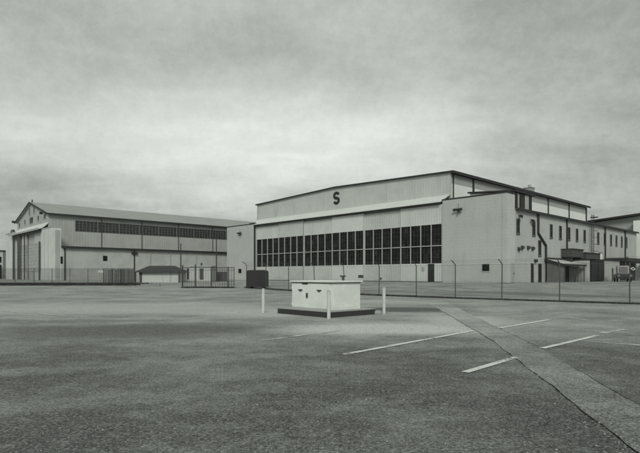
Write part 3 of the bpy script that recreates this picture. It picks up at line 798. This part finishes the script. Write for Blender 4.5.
# bollards
def bollard(px, py, h, lab):
    q = at(px, py); B = empty('bollard', tuple(q), 0, lab, 'bollard', 'pale steel bollards around the cabinet')
    MB().tube((0, 0, -.05), (0, 0, h), .062, 20).build('post', 'bollard', B, smooth=False)
    c = MB()
    for k in range(4):
        a0, a1 = math.pi/2*k/4, math.pi/2*(k+1)/4
        c.tube((0, 0, h+.05*math.sin(a0)), (0, 0, h+.05*math.sin(a1)), .062*math.cos(a0)+.001, 20, .062*math.cos(a1)+.001)
    c.build('domed_cap', 'concrete', B)
bollard(263.3, 312.9, .93, 'pale steel bollard standing alone left of the white cabinet')
bollard(328.8, 318.9, .93, 'pale steel bollard standing right in front of the white cabinet corner')
bollard(384.0, 314.2, 1.0, 'pale steel bollard standing right of the white cabinet')
q = at(375.5, 314)
tag(MB().box(-.19, .19, -.12, .12, 0, .13).build('concrete_block', 'concrete', bevel=.02), 'small concrete block on the asphalt between the pad and the right bollard', 'block')
bpy.data.objects['concrete_block'].location = q; bpy.data.objects['concrete_block'].rotation_euler = (0, 0, .2)

# ------------------------------------------------------------------ black tank box
q = at(257.5, 288.2)
DB = empty('black_tank', (q.x, q.y, q.z), -.12, 'black round-cornered metal tank box standing before the left end of the hangar doors', 'tank')
hw, hh = .92, 1.68; prof = []
for cx_, cz_, a0 in ((hw-.22, hh-.22, 0), (-hw+.22, hh-.22, 90)):
    for k in range(6):
        a = math.radians(a0+18*k); prof.append((cx_+.22*math.cos(a), cz_+.22*math.sin(a)))
prof = [(hw, .14)] + prof + [(-hw, .14)]
MB().prism(prof, 'y', -.6, .6).build('body', 'black', DB, bevel=.015)
for x in (-.62, .62): MB().box(x-.08, x+.08, -.55, .55, 0, .137).build('skid', 'trim', DB)
MB().prism([(x*1.015, z*1.008) for x, z in prof], 'y', -.05, .02).build('band', 'frame_dark', DB)
MB().box(.3, .38, -.66, -.603, .85, 1.0).build('handle', 'trim', DB)

# ------------------------------------------------------------------ small hut with dark hip roof
q = at(158.5, 282.6)
HU = empty('hip_roofed_hut', (q.x, q.y, q.z), 0, 'small low pale hut with dark hipped roof before the grey hangar wall', 'hut')
MB().box(-2.3, 2.35, 0, 3.6, 0, 1.28).build('wall', 'shed', HU)
r = MB(); e = 1.22; t = 2.02
a0, a1, a2, a3 = (-2.85, -.5, e), (2.75, -.5, e), (2.75, 4.1, e), (-2.85, 4.1, e); b0, b1 = (-1.6, 1.5, t), (1.35, 1.5, t); b2, b3 = (1.35, 2.1, t), (-1.6, 2.1, t)
r.quad(a0, a1, b1, b0); r.quad(a1, a2, b2, b1); r.quad(a2, a3, b3, b2); r.quad(a3, a0, b0, b3); r.quad(b0, b1, b2, b3); r.quad(a0, a3, a2, a1)
r.build('roof', 'slat2', HU)
MB().box(-2.7, -2.55, -.4, -.25, 0, 1.22).box(2.5, 2.6, -.4, -.3, 0, 1.22).build('post', 'trim', HU)
MB().box(-2.25, -1.95, -.05, -.003, 0, 1.15).build('shutter', 'frame_dark', HU)
for x in (.5, 1.4): MB().box(x, x+.04, -.03, -.003, .05, 1.15).build('joint_strip', 'mid_grey', HU)

# pale shed and tanks behind the gate
q = at(203.5, 281.9)
PS = empty('pale_shed', (q.x, q.y, q.z), 0, 'low pale shed with a dark door standing behind the barred gate', 'shed')
MB().box(-1.9, 1.0, 0, 2.5, 0, 2.0).build('wall', 'shed', PS)
MB().box(-2.0, 1.1, -.1, 2.6, 2.003, 2.1).build('roof', 'mid_grey', PS)
MB().box(-.5, .0, -.04, -.003, .3, 1.75).build('door', 'frame_dark', PS)
MB().tube((-.5, 1, 2.1), (-.5, 1, 2.5), .12, 8).build('vent', 'frame_dark', PS)
q = at(221.5, 281.5)
UB = empty('utility_box', (q.x, q.y, q.z), 0, 'dark grey utility box beside the pale shed behind the gate', 'utility box')
MB().box(-.62, .62, 0, .9, .1, 1.35).build('body', 'frame_dark', UB, bevel=.02); MB().box(-.55, .55, .05, .85, 0, .097).build('plinth', 'concrete', UB)
MB().box(-.02, .02, -.01, -.003, .15, 1.3).build('door_seam', 'black', UB)
for px, yt, lab in ((180.8, 244.6, 'thin dark pole rising by the left end of the barred gate'), (216.4, 237.7, 'taller thin dark pole rising behind the middle of the barred gate')):
    q = at(px, 281.7); h = (HY-yt)*q.y/F+CH-q.z
    P_ = empty('utility_pole', tuple(q), 0, lab, 'pole', 'thin poles behind the gate')
    MB().tube((0, 0, -.1), (0, 0, h), .085, 10, .06).build('shaft', 'gatepaint', P_)
    MB().box(-.1, .1, -.1, .1, h-.02, h+.08).build('cap', 'black', P_)

# placard on the right fence
q = on_line(632.9, (16.3, 25.5), (8.6, 32.0))
PL = empty('warning_placard', (q[0]-.03, q[1]-.06, 0), math.atan2(6.5, -7.7)+math.pi, 'small white diamond placard with dark centre hung on the fence at the right edge', 'placard')
zc = CH + (HY-268.8)*q[1]/F
def diamond(s, y0, y1): return MB().prism([(-s*1.25, zc+s*.25), (0, zc+s*.9), (s*1.25, zc-s*.25), (0, zc-s*.95)], 'y', y0, y1)
diamond(.095, -.012, -.004).build('plate', 'white', PL); diamond(.055, -.018, -.0125).build('dark_centre', 'black', PL)

# ------------------------------------------------------------------ sky and sun
w = bpy.data.worlds.new('World'); S.world = w; w.use_nodes = True
nt = w.node_tree; bg = nt.nodes['Background']
sky = N(nt, 'ShaderNodeTexSky', sky_type='NISHITA'); sky.sun_disc = False
SE_, SA_ = math.radians(34), math.radians(181)
sky.sun_elevation = SE_; sky.sun_rotation = SA_; sky.air_density = 1; sky.dust_density = 3
bw = nt.nodes.new('ShaderNodeRGBToBW'); nt.links.new(sky.outputs[0], bw.inputs[0])
tc = nt.nodes.new('ShaderNodeTexCoord').outputs['Generated']
sep = nt.nodes.new('ShaderNodeSeparateXYZ'); nt.links.new(tc, sep.inputs[0])
zz = N(nt, 'ShaderNodeMath', operation='MAXIMUM'); nt.links.new(sep.outputs['Z'], zz.inputs[0]); zz.inputs[1].default_value = 0
za = N(nt, 'ShaderNodeMath', operation='ADD'); nt.links.new(zz.outputs[0], za.inputs[0]); za.inputs[1].default_value = .18
dv = N(nt, 'ShaderNodeVectorMath', operation='DIVIDE'); nt.links.new(tc, dv.inputs[0])
cb = nt.nodes.new('ShaderNodeCombineXYZ')
for i in range(3): nt.links.new(za.outputs[0], cb.inputs[i])
nt.links.new(cb.outputs[0], dv.inputs[1])
c1 = noise(nt, dv.outputs[0], .75, 4, .5, (1, 1.3, .0), rot=.3, dist=.2)
c2 = noise(nt, dv.outputs[0], 2.4, 5, .55, (1, 1.6, .0), rot=.25, dist=.5)
m1 = N(nt, 'ShaderNodeMath', operation='MULTIPLY_ADD'); nt.links.new(c2, m1.inputs[0]); m1.inputs[1].default_value = .6; nt.links.new(c1, m1.inputs[2])
c3 = noise(nt, dv.outputs[0], 9, 8, .7, (1, 1.4, .0), rot=.25, dist=.3)
m0 = m1; m1 = N(nt, 'ShaderNodeMath', operation='MULTIPLY_ADD'); nt.links.new(c3, m1.inputs[0]); m1.inputs[1].default_value = .22; nt.links.new(m0.outputs[0], m1.inputs[2])
cl = ramp(nt, m1.outputs[0], .66, 1.16)
val = N(nt, 'ShaderNodeMath', operation='MULTIPLY_ADD'); nt.links.new(cl, val.inputs[0]); val.inputs[1].default_value = 1.4; val.inputs[2].default_value = 3.5
# brighter, thinner parts of the cloud deck
wr = nt.nodes.new('ShaderNodeTexNoise'); nt.links.new(dv.outputs[0], wr.inputs[0]); wr.inputs['Scale'].default_value = 1.3; wr.inputs['Detail'].default_value = 5
wm = N(nt, 'ShaderNodeVectorMath', operation='MULTIPLY_ADD'); nt.links.new(wr.outputs['Color'], wm.inputs[0]); wm.inputs[1].default_value = (.5, .0, .16); nt.links.new(tc, wm.inputs[2])
fy = ramp(nt, sep.outputs['Y'], .1, .5)
last = val.outputs[0]
for cx, cz, rx, rz, amp in ((-.26, .262, .62, .15, 2.4), (.12, .255, .55, .12, 2.0), (.02, .42, .6, .16, .9), (-.1, .17, .6, .09, .8), (-.6, .25, .3, .10, .7), (.66, .42, .55, .34, -1.3), (-.12, .40, .3, .06, -.5)):
    b = N(nt, 'ShaderNodeMapping'); b.vector_type = 'TEXTURE'; nt.links.new(wm.outputs[0], b.inputs[0])
    b.inputs['Location'].default_value = (cx+.25, 0, cz+.08); b.inputs['Scale'].default_value = (rx, 1000, rz); b.inputs['Rotation'].default_value = (0, .06, 0)
    ln = N(nt, 'ShaderNodeVectorMath', operation='LENGTH'); nt.links.new(b.outputs[0], ln.inputs[0])
    mk = ramp(nt, ln.outputs['Value'], .05, 1.15, amp, 0)
    mm = N(nt, 'ShaderNodeMath', operation='MULTIPLY_ADD'); nt.links.new(mk, mm.inputs[0]); nt.links.new(fy, mm.inputs[1]); nt.links.new(last, mm.inputs[2])
    last = mm.outputs[0]
fn = noise(nt, tc, 45, 6, .8)
mm = N(nt, 'ShaderNodeMath', operation='MULTIPLY_ADD'); nt.links.new(ramp(nt, fn, .3, .7, -.28, .28), mm.inputs[0]); mm.inputs[1].default_value = 1.0; nt.links.new(last, mm.inputs[2])
val2 = mm
# overcast deck over the clear sky
tint = mixc(nt, 1.0, (.955, 1, .925, 1), (1, 1, 1, 1), 'MULTIPLY')
cv_ = N(nt, 'ShaderNodeVectorMath', operation='SCALE'); cv_.inputs[0].default_value = (.945, 1.0, .935); nt.links.new(val2.outputs[0], cv_.inputs['Scale'])
sk = N(nt, 'ShaderNodeVectorMath', operation='SCALE'); sk.inputs[0].default_value = (.945, 1.0, .935); nt.links.new(bw.outputs[0], sk.inputs['Scale'])
mx = mixc(nt, .93, sk.outputs[0], cv_.outputs[0])
nt.links.new(mx, bg.inputs[0]); bg.inputs[1].default_value = .1
sl = bpy.data.lights.new('sun', 'SUN'); sl.energy = 1.5; sl.angle = math.radians(18); sl.color = (1, .985, .93)
so = bpy.data.objects.new('sun', sl); COL.objects.link(so)
dx, dy, dz = math.sin(SA_)*math.cos(SE_), math.cos(SA_)*math.cos(SE_), math.sin(SE_)
so.rotation_euler = Vector((dx, dy, dz)).to_track_quat('Z', 'Y').to_euler(); so.location = (0, 0, 60)

cam = bpy.data.cameras.new('camera'); co = bpy.data.objects.new('camera', cam); COL.objects.link(co)
co.location = (0, 0, CH); co.rotation_euler = (math.pi/2, 0, 0)
cam.sensor_width = 36; cam.lens = 36*F/640; cam.shift_y = (HY-226.5)/640; cam.clip_end = 8000; cam.clip_start = .05
S.camera = co
S.view_settings.view_transform = 'Standard'; S.view_settings.look = 'None'; S.view_settings.gamma = 1; S.view_settings.exposure = .1
S.view_settings.use_curve_mapping = False
